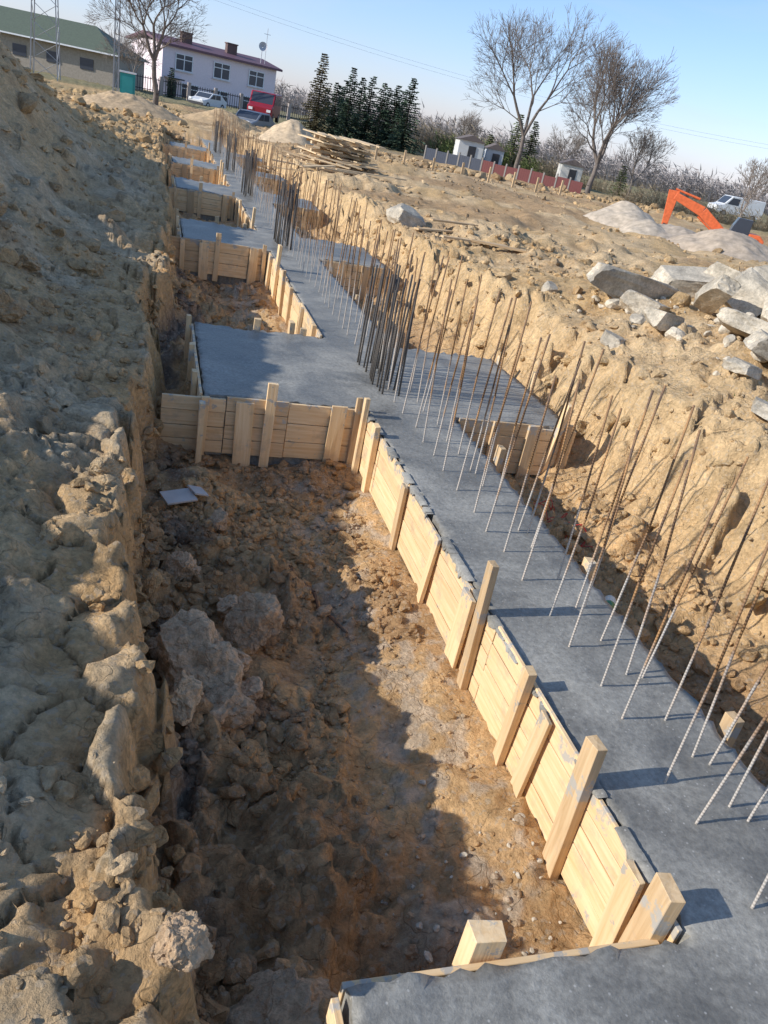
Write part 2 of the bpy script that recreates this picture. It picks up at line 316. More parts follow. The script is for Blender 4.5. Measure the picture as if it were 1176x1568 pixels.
# ------------------------------------------------------------ rocks / clods
def rock(seed, sub=3, planes=14, dmin=.55, dmax=.9, nz=.06, boxy=None, fine=0):
    bm = bmesh.new(); bmesh.ops.create_icosphere(bm, subdivisions=sub, radius=1.0 if boxy is None else 1.75)
    v = np.array([p.co[:] for p in bm.verts]); f = [[p.index for p in q.verts] for q in bm.faces]; bm.free()
    rn = np.random.RandomState(seed)
    if boxy is not None:
        for ax in range(3):
            for sg in (-1, 1):
                n = rn.normal(0, boxy, 3); n[ax] = sg; n /= np.linalg.norm(n); d = v @ n - 1; v -= np.clip(d, 0, None)[:, None] * n
        dmin, dmax = 1.05, 1.5
    for k in range(planes):
        n = rn.normal(0, 1, 3); n /= np.linalg.norm(n); d = v @ n - rn.uniform(dmin, dmax); v -= np.clip(d, 0, None)[:, None] * n
    out = []
    for p in v:
        q = Vector(p); k = nz * mnoise.fractal(q * 2.3 + Vector((seed, 0, 0)), 1, 2, 4)
        if fine: k += fine * mnoise.fractal(q * 7 + Vector((seed, 9, 0)), .6, 2.1, 5)
        out.append(q + q.normalized() * k)
    return np.array(out), np.array(f)
TPL = [rock(i + 1, 2, 12, .45, .85, .2) for i in range(12)]
def rotm(rn):
    a = rn.uniform(0, 6.28, 3); return np.array(Matrix.Rotation(a[0], 3, 'X') @ Matrix.Rotation(a[1], 3, 'Y') @ Matrix.Rotation(a[2], 3, 'Z'))
def scatter(name, pts, sizes, seed, flat=.75, tint=1.0, sink=.25, matl=SOIL, tpl=TPL, zs=None, color=None):
    rn = np.random.RandomState(seed); V = []; F = []; o = 0; n = len(pts)
    if zs is None: zs = np.array([hz(a, b) for a, b in pts])
    C = []; sc = soil(pts[:, 0], pts[:, 1], zs)
    if color is not None: sc = sc * 0 + np.array(color)
    for k in range(n):
        v, f = tpl[rn.randint(len(tpl))]; s = sizes[k]
        w = (v * rn.uniform(.65, 1.25, 3)) @ rotm(rn).T * s; w[:, 2] *= flat
        w += [pts[k, 0], pts[k, 1], zs[k] + s * flat * (.5 - sink)]; V.append(w); F.append(f + o); o += len(v)
        C.append(np.tile(np.append(np.clip(sc[k] * tint * rn.uniform(.82, 1.12), 0, .8), 1), (len(v), 1)))
    me = bpy.data.meshes.new(name); V = np.concatenate(V); F = np.concatenate(F); me.from_pydata(V.tolist(), [], F.tolist())
    a = me.attributes.new('soil', 'FLOAT_COLOR', 'POINT'); a.data.foreach_set('color', np.concatenate(C).astype(np.float32).ravel())
    me.materials.append(matl); me.update(); ob = bpy.data.objects.new(name, me); col.objects.link(ob); return ob
def pts(n, x0, x1, y0, y1, seed, yp=1.0):
    rn = np.random.RandomState(seed); u = rn.rand(n, 2); return np.stack([x0 + (x1 - x0) * u[:, 0], y0 + (y1 - y0) * u[:, 1] ** yp], 1)
def lns(n, med, sig, seed, mx=9): return np.clip(np.random.RandomState(seed).lognormal(math.log(med), sig, n), 0, mx)
def keep(p, s):
    m = vn(p[:, 0] * 1.6, p[:, 1] * 1.6, 123) > .42; return p[m], s[m]
p, s = keep(pts(4600, .0, 1.0, 1.2, 5.4, 1), lns(4600, .014, .65, 1, .075)); scatter('mud_clods', p, s, 1)
p, s = pts(1100, .6, 1.5, 3.1, 5.4, 72), lns(1100, .016, .6, 72, .06); scatter('mud_clods', p, s, 72)
p, s = pts(170, .0, .6, 1.3, 5.3, 71), lns(170, .045, .35, 71, .09); scatter('mud_clods', p, s, 71)
p, s = pts(900, .8, 1.56, 1.3, 5.3, 31), lns(900, .007, .6, 31, .03); scatter('gravel_crumbs', p, s, 31, tint=1.05)
p, s = pts(420, .0, 1.5, 7.6, 11.6, 2), lns(420, .03, .5, 2, .09); scatter('mud_clods', p, s, 2)
p, s = keep(pts(3200, -1.6, .0, .5, 9, 3, 1.4), lns(3200, .011, .75, 3, .055)); scatter('bank_clods', p, s, 3)
p, s = pts(600, -4, -.4, 4, 24, 4, 1.2), lns(600, .05, .6, 4, .2); scatter('heap_clods', p, s, 4)
p, s = pts(2300, 3.9, 8.5, 2.0, 14, 5, 1.2), lns(2300, .024, .65, 5, .14); scatter('earth_clods', p, s, 5)
p, s = pts(1800, 3.8, 24, 12, 42, 6, 1.2), lns(1800, .045, .55, 6, .2); scatter('field_clods', p, s, 6, tint=.9)
p, s = pts(600, -9, 1.5, 22, 60, 7, 1.2), lns(600, .11, .6, 7, .4); scatter('field_clods', p, s, 7, tint=.9)
p, s = pts(500, 2.6, 3.6, 1.2, 5.3, 8), lns(500, .03, .5, 8, .09); scatter('trench_clods', p, s, 8)
T3 = [rock(50 + i, 5, 16, .50, .85, .18, None, .05) for i in range(6)]
T3b = [rock(60 + i, 3, 16, .45, .8, .25, None, .05) for i in range(8)]
rn = np.random.RandomState(77); wy_ = 1.0 + 9.5 * rn.rand(420) ** 1.3
xe_ = masks(np.zeros(420), wy_)[1]; tt = rn.rand(420)
bp = np.stack([xe_ - .08 + .22 * tt + rn.normal(0, .03, 420), wy_], 1); bz = .10 - .52 * tt + rn.normal(0, .05, 420)
scatter('slumped_clay_blocks', bp, np.clip(rn.lognormal(math.log(.038), .5, 420), .015, .085), 12, .95, 1, .4, SOIL, T3b, zs=bz, color=(.64, .41, .20))
rn = np.random.RandomState(78); wy_ = 2.5 + 14 * rn.rand(260) ** 1.2; xr_ = masks(np.full(260, 4.), wy_)[2]; tt = rn.rand(260)
bp = np.stack([xr_ + .45 * tt + rn.normal(0, .05, 260), wy_], 1); scatter('slumped_clay_blocks', bp, np.clip(rn.lognormal(math.log(.04), .5, 260), .015, .11), 13, .95, 1, .25, SOIL, T3b, zs=-.4 + .82 * tt, color=(.64, .445, .235))
big = np.array([[.60, 3.22], [.50, 3.44], [.30, 2.84], [.40, 2.60], [.46, 2.95], [.22, 2.50], [.46, 1.26], [.14, 1.16], [.50, 4.35], [.52, 2.76], [.15, 3.05], [.25, 3.7], [.33, 3.02]])
scatter('large_clod', big, np.array([.21, .12, .24, .15, .12, .12, .17, .11, .11, .10, .10, .10, .13]), 9, .9, 1.0, -.1, SOIL, T3, color=(.76, .53, .33))
bk = np.array([[-.95, 5.6], [-.75, 6.0], [-1.2, 5.0], [-.6, 5.3], [-1.5, 6.6], [-1.3, 7.3], [-.95, 6.9], [-2, 9], [-1.8, 8.2], [-.35, 3.0], [-.5, 7.8], [-1.0, 4.4], [-.15, 3.6]])
scatter('large_clod', bk, np.array([.20, .15, .18, .1, .2, .17, .13, .26, .18, .07, .12, .11, .07]), 10, .8, 1.0, .15, SOIL, T3)

def slab_piece(loc, size, rot, seed, name='concrete_rubble'):
    v, f = rock(seed, 4, 6, nz=.07, boxy=.14); v = v * np.array(size) / 2
    M = np.array(Matrix.Rotation(rot[2], 3, 'Z') @ Matrix.Rotation(rot[1], 3, 'Y') @ Matrix.Rotation(rot[0], 3, 'X')); v = v @ M.T
    me = bpy.data.meshes.new(name); me.from_pydata(v.tolist(), [], f.tolist()); me.materials.append(CONB); ob = bpy.data.objects.new(name, me); col.objects.link(ob)
    ob.location = (loc[0], loc[1], hz(loc[0], loc[1]) + loc[2]); return ob
rub = [((5.30, 8.05, .15), (1.15, .5, .28), (.1, .15, .15)), ((6.0, 8.0, .14), (.7, .45, .25), (.2, -.1, -.3)), ((6.5, 7.9, .17), (.55, .45, .3), (0, .2, .4)),
       ((6.9, 7.5, .24), (.9, .55, .3), (.3, .3, .2)), ((6.2, 7.2, .2), (.48, .5, .42), (.5, .2, .8)), ((6.35, 6.7, .22), (.5, .45, .46), (.2, .5, .3)),
       ((5.1, 7.4, .06), (.4, .34, .22), (.2, .1, .5)), ((5.7, 6.5, .1), (.48, .42, .17), (.1, .1, .9)), ((5.3, 5.85, .1), (.7, .48, .16), (.12, .3, .5)),
       ((5.1, 5.2, .12), (.7, .46, .16), (.1, .35, -.3)), ((5.8, 5.7, .18), (.9, .36, .17), (.3, .35, -.5)), ((6.5, 6.2, .26), (.75, .6, .2), (-.3, .4, .2)),
       ((5.8, 4.9, .15), (.8, .55, .2), (.2, .3, .3)), ((4.65, 6.4, .05), (.3, .25, .15), (0, .2, .3)), ((7.6, 8.3, .3), (.8, .6, .35), (.2, .1, .7)),
       ((4.6, 5.1, .04), (.26, .2, .1), (0, .1, .3)), ((4.4, 4.5, .04), (.22, .18, .1), (.2, .1, .9)), ((4.2, 6.4, .03), (.22, .2, .12), (.2, .1, .9)), ((4.4, 14.4, .10), (.60, .45, .32), (.1, .15, .4)),
       ((5.0, 4.1, .03), (.2, .2, .1), (.2, .1, .9)), ((7.4, 7.1, .3), (.7, .45, .26), (.4, .1, 1.7)),
       ((5.7, 7.1, .25), (.55, .25, .15), (.3, .5, 1.2)), ((6.0, 5.3, .32), (.6, .35, .13), (.1, .6, .1)), ((6.8, 5.6, .3), (.5, .4, .3), (.5, .6, .1)), ((6.1, 6.1, .36), (.65, .45, .11), (.4, .5, .6)), ((5.5, 5.5, .2), (.4, .34, .15), (.5, .3, 1.6))]
for i, (l, s_, r_) in enumerate(rub): slab_piece(l, s_, r_, 200 + i)
T4 = [rock(80 + i, 2, 9, .5, .85, .1) for i in range(4)]
q = pts(260, 4.5, 7.8, 4.0, 8.7, 44); scatter('rubble_fragments', q, lns(260, .035, .6, 44, .12), 44, .8, 1, .1, CONB, T4)
q = pts(60, .9, 1.56, 1.3, 2.2, 45); scatter('concrete_crumbs', q, lns(60, .010, .4, 45, .025), 45, .8, 1, .1, CONB, T4)

# ------------------------------------------------------------ concrete foundation
fronts = [-.9, 5.45, 11.7, 17.4, 22.6, 28.0]; backs = [1.12, 7.35, 13.5, 19.2, 24.3, 29.6]
def infoot(x, y):
    if 1.66 < x < 2.38 and -1.5 < y < 34: return True
    if y < 1.2 and x < .57: return False
    return any(.42 < x < 3.47 and a < y < b for a, b in zip(fronts, backs))
xs = sorted(set([round(v, 4) for v in list(np.linspace(.42, 1.66, 32)) + list(np.linspace(1.66, 2.38, 21)) + list(np.linspace(2.38, 3.47, 25))]))
ysb = [-1.5]
for a, b in zip(fronts, backs): ysb += [a, b]
ysb.append(34)
ysl = []
for a, b in zip(ysb[:-1], ysb[1:]):
    n = max(2, int((b - a) / (.038 if a < 8 else .12))); ysl += list(np.linspace(a, b, n, endpoint=False))
ysl.append(34)
bm = bmesh.new(); vd = {}
def gv(i, j):
    if (i, j) not in vd:
        x, y = xs[i], ysl[j]; vd[(i, j)] = bm.verts.new((x, y, .010 * mnoise.fractal(Vector((x * 2.5, y * 2.5, 3)), 1, 2, 4) + .003 * mnoise.noise(Vector((x * 22, y * 22, 7)))))
    return vd[(i, j)]
for j in range(len(ysl) - 1):
    for i in range(len(xs) - 1):
        if infoot((xs[i] + xs[i + 1]) / 2, (ysl[j] + ysl[j + 1]) / 2): bm.faces.new((gv(i, j), gv(i + 1, j), gv(i + 1, j + 1), gv(i, j + 1)))
be = [e for e in bm.edges if e.is_boundary]; bvs = set(v for e in be for v in e.verts)
for v in bvs: v.co.z += R.uniform(-.016, .012); v.co.x += R.uniform(-.009, .009); v.co.y += R.uniform(-.009, .009)
for f in bm.faces: f.smooth = True
ex = bmesh.ops.extrude_edge_only(bm, edges=be)
for g in ex['geom']:
    if isinstance(g, bmesh.types.BMVert): g.co.z = -.6
    if isinstance(g, bmesh.types.BMFace): g.smooth = False
me = bpy.data.meshes.new('concrete_foundation'); bm.to_mesh(me); bm.free(); me.materials.append(CON)
fo = bpy.data.objects.new('concrete_foundation', me); col.objects.link(fo)
# thin smears of cement slurry lapping over the top edge of the boards
mb = MB(); rr_ = random.Random(11)
for i in range(34):
    y = 1.25 + 4.1 * rr_.random(); w_ = rr_.uniform(.03, .16); n = 7; top = []; low_ = []; drop = rr_.uniform(.01, .05)
    for k in range(n + 1):
        t = k / n; yy = y + w_ * t; z1 = .012 + rr_.uniform(-.003, .003); top.append((1.665, yy, z1)); low_.append((1.621 + rr_.uniform(-.002, .002), yy, z1 - .006 - drop * math.sin(math.pi * t) * rr_.uniform(.4, 1.2)))
    mid_ = [(1.623, p[1], p[2] - .001) for p in top]
    mb.add(top + mid_ + low_, [(k, k + 1, n + 2 + k, n + 1 + k) for k in range(n)] + [(n + 1 + k, n + 2 + k, 2 * n + 3 + k, 2 * n + 2 + k) for k in range(n)])
mb.build('cement_slurry_smears', [CON], smooth=True)

# ------------------------------------------------------------ formwork
def boards(mb, a, b, nrm, z0=-.44, z1=.015, t=.022, seg=1.1, ks=(3, 3, 4)):
    a = Vector(a); b = Vector(b); d = b - a; L_ = d.length; d.normalize(); ang = math.atan2(d.y, d.x); nrm = Vector(nrm); x = 0
    while x < L_ - .02:
        l = min(seg * R.uniform(.7, 1.25), L_ - x)
        if L_ - x - l < .25: l = L_ - x
        zz = z0; off = R.uniform(0, .012); tn = R.uniform(.88, 1.06); m_ = 0 if R.random() < .8 else 1
        k = R.choice(ks); hs = [R.uniform(.85, 1.15) for _ in range(k)]; top = z1 + R.uniform(-.03, .012); tot = top - z0; hs = [h / sum(hs) * tot for h in hs]
        for h in hs:
            c = a + d * (x + l / 2) + nrm * (t / 2 + off + R.uniform(0, .004)); mb.box((c.x, c.y, zz + h / 2), (l - .006, t, h - .005), rz(ang + R.uniform(-.005, .005)), m_, tn * R.uniform(.92, 1.05), jit=.0015); zz += h
        x += l
def stake(mb, x, y, top, w=.09, t=.035, facing='x', z0=-.52, tilt=0, mi=0, tone=None):
    h = top - z0; M = Matrix.Rotation(tilt, 3, 'X') @ Matrix.Rotation(R.uniform(-.03, .03), 3, 'Y') @ rz(R.uniform(-.08, .08))
    mb.box((x, y, z0 + h / 2), (t, w, h) if facing == 'x' else (w, t, h), M, mi, tone, jit=.004)
mb = MB()
boards(mb, (1.655, 1.14, 0), (1.655, 5.42, 0), (-1, 0, 0), ks=(4, 5, 5), seg=.75, t=.018)
XS = 1.60
for y, top, w, t, mi in ((1.22, .12, .10, .05, 1), (1.34, .02, .09, .03, 0), (1.72, .20, .085, .045, 1), (2.06, .02, .08, .025, 0), (2.26, .10, .06, .04, 0), (2.78, .28, .065, .04, 1), (2.95, .0, .13, .022, 0), (3.5, .01, .07, .025, 0), (4.15, .0, .07, .025, 1), (4.95, .08, .07, .04, 0), (5.3, .14, .06, .04, 0)):
    stake(mb, XS, y, top, w, t, mi=mi, tilt=R.uniform(-.05, .05))
mb.box((1.35, 1.165, -.28), (.5, .022, .42), None, 0); stake(mb, 1.0, 1.19, .05, .1, .07, 'y', mi=0)
mb.box((.95, 1.140, -.215), (.75, .02, .38), None, 0)
mb.box((.548, .16, -.21), (.022, 1.9, .38), None, 0)
mb.build('timber_formwork', [WY, WG], bevel=.002)
for k in range(1, 6):
    a, b = fronts[k], backs[k]; mb = MB(); nxt = fronts[k + 1] if k < 5 else 33.5
    boards(mb, (.12, a - .005, 0), (1.60, a - .005, 0), (0, -1, 0), seg=.6)
    boards(mb, (2.42, a - .005, 0), (3.50, a - .005, 0), (0, -1, 0), seg=.7)
    boards(mb, (.415, a, 0), (.415, b, 0), (-1, 0, 0)); boards(mb, (.415, b + .005, 0), (1.63, b + .005, 0), (0, 1, 0), z1=-.015)
    boards(mb, (3.475, a, 0), (3.475, b, 0), (1, 0, 0), z1=-.02); boards(mb, (2.40, b + .005, 0), (3.5, b + .005, 0), (0, 1, 0), z1=-.02)
    boards(mb, (1.655, b + .03, 0), (1.655, nxt - .03, 0), (-1, 0, 0))
    boards(mb, (2.392, backs[k - 1] + .03, 0), (2.392, a - .03, 0), (1, 0, 0), z1=-.05)
    for x, top, w in ((.42, -.01, .06), (.72, -.02, .13), (.9, .16, .07), (1.42, .01, .12), (1.57, .10, .05), (2.75, .02, .07), (3.1, .0, .12), (3.42, .05, .08)):
        stake(mb, x, a - .055, top + R.uniform(-.02, .02), w, .03, 'y', mi=0 if R.random() < .6 else 1)
    for y in (a + .3, a + 1.0, b - .1): stake(mb, .36, y, R.uniform(.0, .14), .07, .04); stake(mb, 3.53, y, R.uniform(.02, .2), .07, .04)
    stake(mb, 1.0, b + .06, .1, .06, .05, 'y'); stake(mb, 1.45, b + .06, .06, .06, .05, 'y')
    y = b + .3
    while y < nxt - .3: stake(mb, XS, y, R.choice([.02, .05, .12, .3]), R.choice([.07, .1]), .04, mi=R.choice([0, 0, 1])); y += R.uniform(.55, .95)
    y = backs[k - 1] + .85
    while y < a - .3: stake(mb, 2.46, y, R.choice([.03, .06, .1]), .07, .05, mi=R.choice([0, 1])); y += R.uniform(1.2, 1.7)
    if k == 1:
        stake(mb, 1.35, 7.45, .10, .1, .05); stake(mb, .40, 5.3, .0, .08, .04); stake(mb, 3.3, 5.75 - .35, .25, .09, .04, tilt=.15)
    mb.build('timber_formwork', [WY, WG], bevel=.002 if k < 3 else 0)

# ------------------------------------------------------------ rebar
mb = MB(); y = .42
def bar(x, yy, hgt, dx, dy, n):
    m_ = (x + dx * .5 + R.gauss(0, .008), yy + dy * .5 + R.gauss(0, .006), hgt * .5)
    mb.tube((x, yy, -.05), m_, .0058, .0058, n); mb.tube(m_, (x + dx, yy + dy, hgt), .0058, .0058, n, cap=True)
while y < 33:
    for xb in (1.96, 2.16):
        hgt = 1.17 + R.uniform(-.14, .08); dx, dy = R.gauss(0, .03), R.gauss(0, .04); x = xb + R.uniform(-.02, .02); yy = y + R.uniform(-.04, .04) + (.06 if xb > 2 else 0)
        bar(x, yy, hgt, dx, dy, 6 if y < 8 else 4)
    y += .265
for yb in (.95, 1.22, 1.5, 1.78, 2.3, 2.85, 3.6, 4.4): bar(2.20 + R.uniform(-.03, .03), yb, 1.2 + R.uniform(-.1, .05), R.uniform(-.02, .08), R.uniform(-.05, .05), 6)
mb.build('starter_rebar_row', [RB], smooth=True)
for k in range(1, 6):
    mb = MB(); yc = (fronts[k] + backs[k]) / 2 - .1
    for i in range(24):
        t = i % 12 / 11; x = 1.86 + .15 * (i // 12) + R.uniform(-.03, .03); y = yc - .45 + .85 * t + R.uniform(-.02, .02); l = .86 + R.uniform(-.10, .10)
        mb.tube((x, y, -.05), (x + R.gauss(0, .02), y + R.gauss(0, .035), l), .0082, .0082, 6, cap=True)
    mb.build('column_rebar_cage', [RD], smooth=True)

# ------------------------------------------------------------ small items
mb = MB(); mb.box((0, 0, 0), (.20, .13, .012), Matrix.Rotation(.15, 3, 'X')); mb.box((.14, .02, .01), (.1, .12, .01), Matrix.Rotation(.3, 3, 'Y'))
mb.build('board_scrap', [simple('scrap', (.50, .46, .42), .8)], loc=(.24, 4.45, hz(.24, 4.45) + .07), rotz=.4)
mb = MB(); rn = random.Random(3); pv = None
for i in range(70):
    t = i / 69; x = 3.05 + .09 * math.sin(t * 21) + .04 * math.sin(t * 57); y = 4.9 - .7 * t + .05 * math.cos(t * 33)
    q = Vector((x, y, hz(x, y) + .03 + .02 * math.sin(i * 1.3)))
    if pv: mb.tube(pv, q, .0035, .0035, 5)
    pv = q
mb.build('red_twine', [plain('red_plastic', (.55, .05, .04))], smooth=True)
mb = MB()
prof = [(0, .0), (.034, .0), (.036, .01), (.036, .13), (.03, .16), (.013, .19), (.013, .215), (0, .215)]
n = 14; vs = []; fs = []
for r, z in prof:
    for i in range(n): vs.append((r * math.cos(6.2832 * i / n), r * math.sin(6.2832 * i / n), z))
for j in range(len(prof) - 1):
    for i in range(n): fs.append((j * n + i, j * n + (i + 1) % n, (j + 1) * n + (i + 1) % n, (j + 1) * n + i))
mb.add(vs, fs[:n * 2], 1); mb.add(vs, fs[n * 2:n * 3], 1); mb.add(vs, fs[n * 3:], 0)
ob = mb.build('plastic_bottle', [plain('green_plastic', (.04, .22, .09), .25), plain('label', (.7, .75, .68))], smooth=True, loc=(2.88, 3.50, hz(2.88, 3.50) + .07)); ob.rotation_euler = (1.3, .2, -.7); ob.scale = (1.15,) * 3
mb = MB(); a0 = Vector((.86, 4.02)); b0 = Vector((1.12, 3.30)); pr = None
for i in range(9):
    q = a0.lerp(b0, i / 8) + Vector((.012 * math.sin(i * 1.9), 0)); q3 = (q.x, q.y, max(hz(q.x, q.y), hz(q.x + .02, q.y)) + .022)
    if pr: mb.tube(pr, q3, .017 - .001 * i, .016 - .001 * i, 6)
    pr = q3
mb.build('muddy_stick', [simple('wet_stick', (.15, .09, .055), .8, var=.3, scale=30)])
mb = MB()
for i, (x, y, a, l) in enumerate(((5.0, 12.3, .1, 1.2), (5.4, 12.1, -.35, 1.0), (4.9, 13.6, .5, 1.4), (5.2, 13.9, .3, 1.1))):
    mb.box((x, y, hz(x, y) + .07), (l, .12, .03), rz(a), 0)
mb.build('loose_planks', [WG])
mb = MB(); base = hz(5.3, 26.5) + .05
for i in range(10):
    z = base + .09 * i
    if i % 2 == 0:
        for j in range(3): mb.box((5.6 + R.uniform(-.1, .1), 26 + .9 * j, z), (2.4 - .1 * i, .14, .08), rz(R.uniform(-.25, .25)), 0)
    else:
        for j in range(6): mb.box((4.8 + .32 * j + R.uniform(-.1, .1), 26.8, z), (.22, 2.8, .035), rz(R.uniform(-.2, .2)), 0)
for i in range(26): x, y = 4.6 + R.uniform(-1.2, 1.6), 25 + R.uniform(-1.5, 1.5); mb.box((x, y, hz(x, y) + .1 + .08 * R.random()), (R.uniform(1, 2.4), .14, .035), rz(R.uniform(-.6, .9)) @ Matrix.Rotation(R.uniform(-.1, .1), 3, 'Y'), 0)
mb.build('timber_plank_pile', [wood_mat('pile_plank', (.52, .37, .21), (.74, .56, .35))])
def heap(name, x, y, r, h, c, seed):
    n = 60; m = 34; vs = []; fs = []; ext = 1.3
    for j in range(m + 1):
        for i in range(n):
            t = 6.2832 * i / n; rr = r * ext * j / m * (1 + .15 * mnoise.noise(Vector((math.cos(t), math.sin(t), seed))))
            px, py = x + rr * math.cos(t), y + rr * math.sin(t); q = min(1, rr / r)
            z = hz(px, py) - .15 * (j / m) ** 6 + h * (1 - q) * (1 - .12 * math.exp(-q * 8)) + .03 * r * mnoise.fractal(Vector((px * 2, py * 2, seed)), 1, 2, 4)
            vs.append((px, py, z))
    for j in range(m):
        for i in range(n): fs.append((j * n + i, j * n + (i + 1) % n, (j + 1) * n + (i + 1) % n, (j + 1) * n + i))
    b = MB(); b.add(vs, fs); b.build(name, [simple(name + '_mat', c, .95, var=.25, scale=6, bump=.8)], smooth=True)
def pol(az, d): return d * math.sin(math.radians(az)), d * math.cos(math.radians(az))
heap('sand_heap', 6.0, 39.5, 1.7, 1.25, (.56, .42, .27), 3)
heap('gravel_heap', *pol(31.6, 28.5), 1.5, .8, (.50, .41, .31), 5); heap('gravel_heap', *pol(35.2, 27.5), 1.7, .45, (.42, .34, .26), 8); heap('gravel_heap', *pol(33.4, 27.0), 1.0, .4, (.46, .38, .29), 18)
heap('gravel_heap', *pol(38.6, 26.0), 1.9, .75, (.44, .35, .26), 28)
heap('sand_heap', -1.5, 47, 3.0, .9, (.48, .34, .20), 9); heap('earth_heap', 3.6, 52, 2.5, .9, (.46, .32, .18), 11)

# ------------------------------------------------------------ trees
def bare_tree(name, x, y, H, seed, rad=.2, fork=.3, spread=.5, maxd=6, mi=BARK, twig=.011):
    r = random.Random(seed); mb = MB(); z0 = hz(x, y) - .2
    def br(p, d, l, rd, dep):
        segs = 3 if dep < 4 else 2; q = p
        for i in range(segs):
            d = (d + Vector((r.gauss(0, .11), r.gauss(0, .11), r.gauss(.045, .06)))).normalized(); q2 = q + d * l / segs
            r0 = rd * (1 - .35 * i / segs); r1 = rd * (1 - .35 * (i + 1) / segs); mb.tube(q, q2, r0, r1, 6 if dep < 2 else (4 if dep < 4 else 3))
            if dep >= 1 and dep < maxd and r.random() < .75:
                a = r.uniform(0, 6.28); o = d.orthogonal().normalized(); o.rotate(Matrix.Rotation(a, 3, d)); br(q2, (d * .75 + o * r.uniform(.4, .85)).normalized(), l * r.uniform(.5, .75), max(twig * .8, r1 * .5), dep + 1)
            q = q2
        if dep < maxd:
            k = r.choice([2, 3]) if dep else 3; a0 = r.uniform(0, 6.28)
            for i in range(k):
                o = d.orthogonal().normalized(); o.rotate(Matrix.Rotation(a0 + 6.28 * i / k + r.uniform(-.4, .4), 3, d))
                br(q, (d + o * r.uniform(.5, 1.2) * spread + Vector((0, 0, .05))).normalized(), l * r.uniform(.62, .84) if dep else H * .24, max(twig, rd * .58), dep + 1)
    br(Vector((0, 0, 0)), Vector((r.gauss(0, .03), r.gauss(0, .03), 1)), H * fork, rad, 0)
    hi = max(v[2] for v in mb.v); k = H * 1.0 / hi; mb.v = [(a * k, b * k, c * k) for a, b, c in mb.v]
    mb.build(name, [mi], loc=(x, y, z0), smooth=True)
bare_tree('bare_ash_tree', *pol(23.7, 68), 12.4, 14, .22, .26, .46); bare_tree('bare_ash_tree', *pol(28.7, 62), 10.2, 21, .22, .22, .44)
bare_tree('bare_tree', *pol(-.2, 60), 9.0, 5, .22, .34, .6, 6); bare_tree('bare_tree', *pol(31.3, 75), 6.0, 8, .10, .2, .55, 5, BARKL)
bare_tree('bare_tree', *pol(38.5, 60), 4.8, 9, .08, .25, .5, 5, BARKL); bare_tree('bare_tree', *pol(-1.6, 75), 5, 19, .08, .25, .5, 5, BARKL); bare_tree('bare_tree', *pol(26.3, 80), 5.0, 29, .09, .25, .5, 5, BARKL); bare_tree('bare_tree', *pol(20.0, 80), 4.6, 39, .09, .25, .5, 5, BARKL)
def conifer(name, x, y, H, Rr, seed, m=FIR):
    r = random.Random(seed); mb = MB(); z0 = hz(x, y) - .1; mb.tube((0, 0, 0), (0, 0, H * .97), .1, .015, 6, 1); lv = int(H * 6)
    for i in range(lv):
        t = i / lv; z = H * (.08 + .90 * t); L_ = Rr * (1 - t) ** .85 * r.uniform(.7, 1.2) + .08; k = 8 if t < .8 else 5
        for j in range(k):
            a = r.uniform(0, 6.283); l = L_ * r.uniform(.55, 1.2); d = Vector((math.cos(a), math.sin(a), -.25 + .55 * t)); sd = Vector((-math.sin(a), math.cos(a), 0)); nseg = max(2, int(l / .16))
            for s_ in range(nseg):
                q = Vector((0, 0, z)) + d * l * (s_ + .5) / nseg; w = r.uniform(.10, .2); ln = r.uniform(.10, .2)
                for sg in (-1, 1):
                    e = q + sd * sg * w + d * ln * .6 + Vector((0, 0, -.06 + r.uniform(-.08, .05))); mb.add([q - d * ln * .4, e, q + d * ln, q + Vector((0, 0, .05))], [(0, 1, 2), (0, 1, 3)], 0)
    mb.build(name, [m, BARK], loc=(x, y, z0))
FIR2 = simple('larch_needles', (.13, .11, .055), .8, var=.4, scale=1.2)
for i, (az, d, H, Rr) in enumerate(((10.0, 66, 5.7, 1.35), (11.1, 68, 4.1, 1.1), (12.0, 70, 5.4, 1.35), (12.7, 72, 4.9, 1.2), (13.3, 71, 5.1, 1.4), (14.1, 70, 4.8, 1.35), (15.0, 70, 4.9, 1.4), (15.9, 68, 5.5, 1.55), (11.6, 74, 4.4, 1.4), (14.5, 75, 4.7, 1.4), (15.4, 74, 4.7, 1.4), (10.5, 74, 3.6, 1.3))):
    conifer('fir_tree', *pol(az, d), H, Rr, 30 + i, FIR2 if i == 0 else FIR)
conifer('thuja_tree', *pol(23.2, 76), 4.8, 1.1, 51, THU); conifer('thuja_tree', *pol(24.3, 77), 4.6, 1.1, 52, THU); conifer('thuja_tree', *pol(21.6, 74), 2.8, .9, 53, THU); conifer('thuja_tree', *pol(.7, 88), 2.8, .5, 54, FIR); conifer('thuja_tree', *pol(30.6, 76), 2.6, .8, 55, THU)
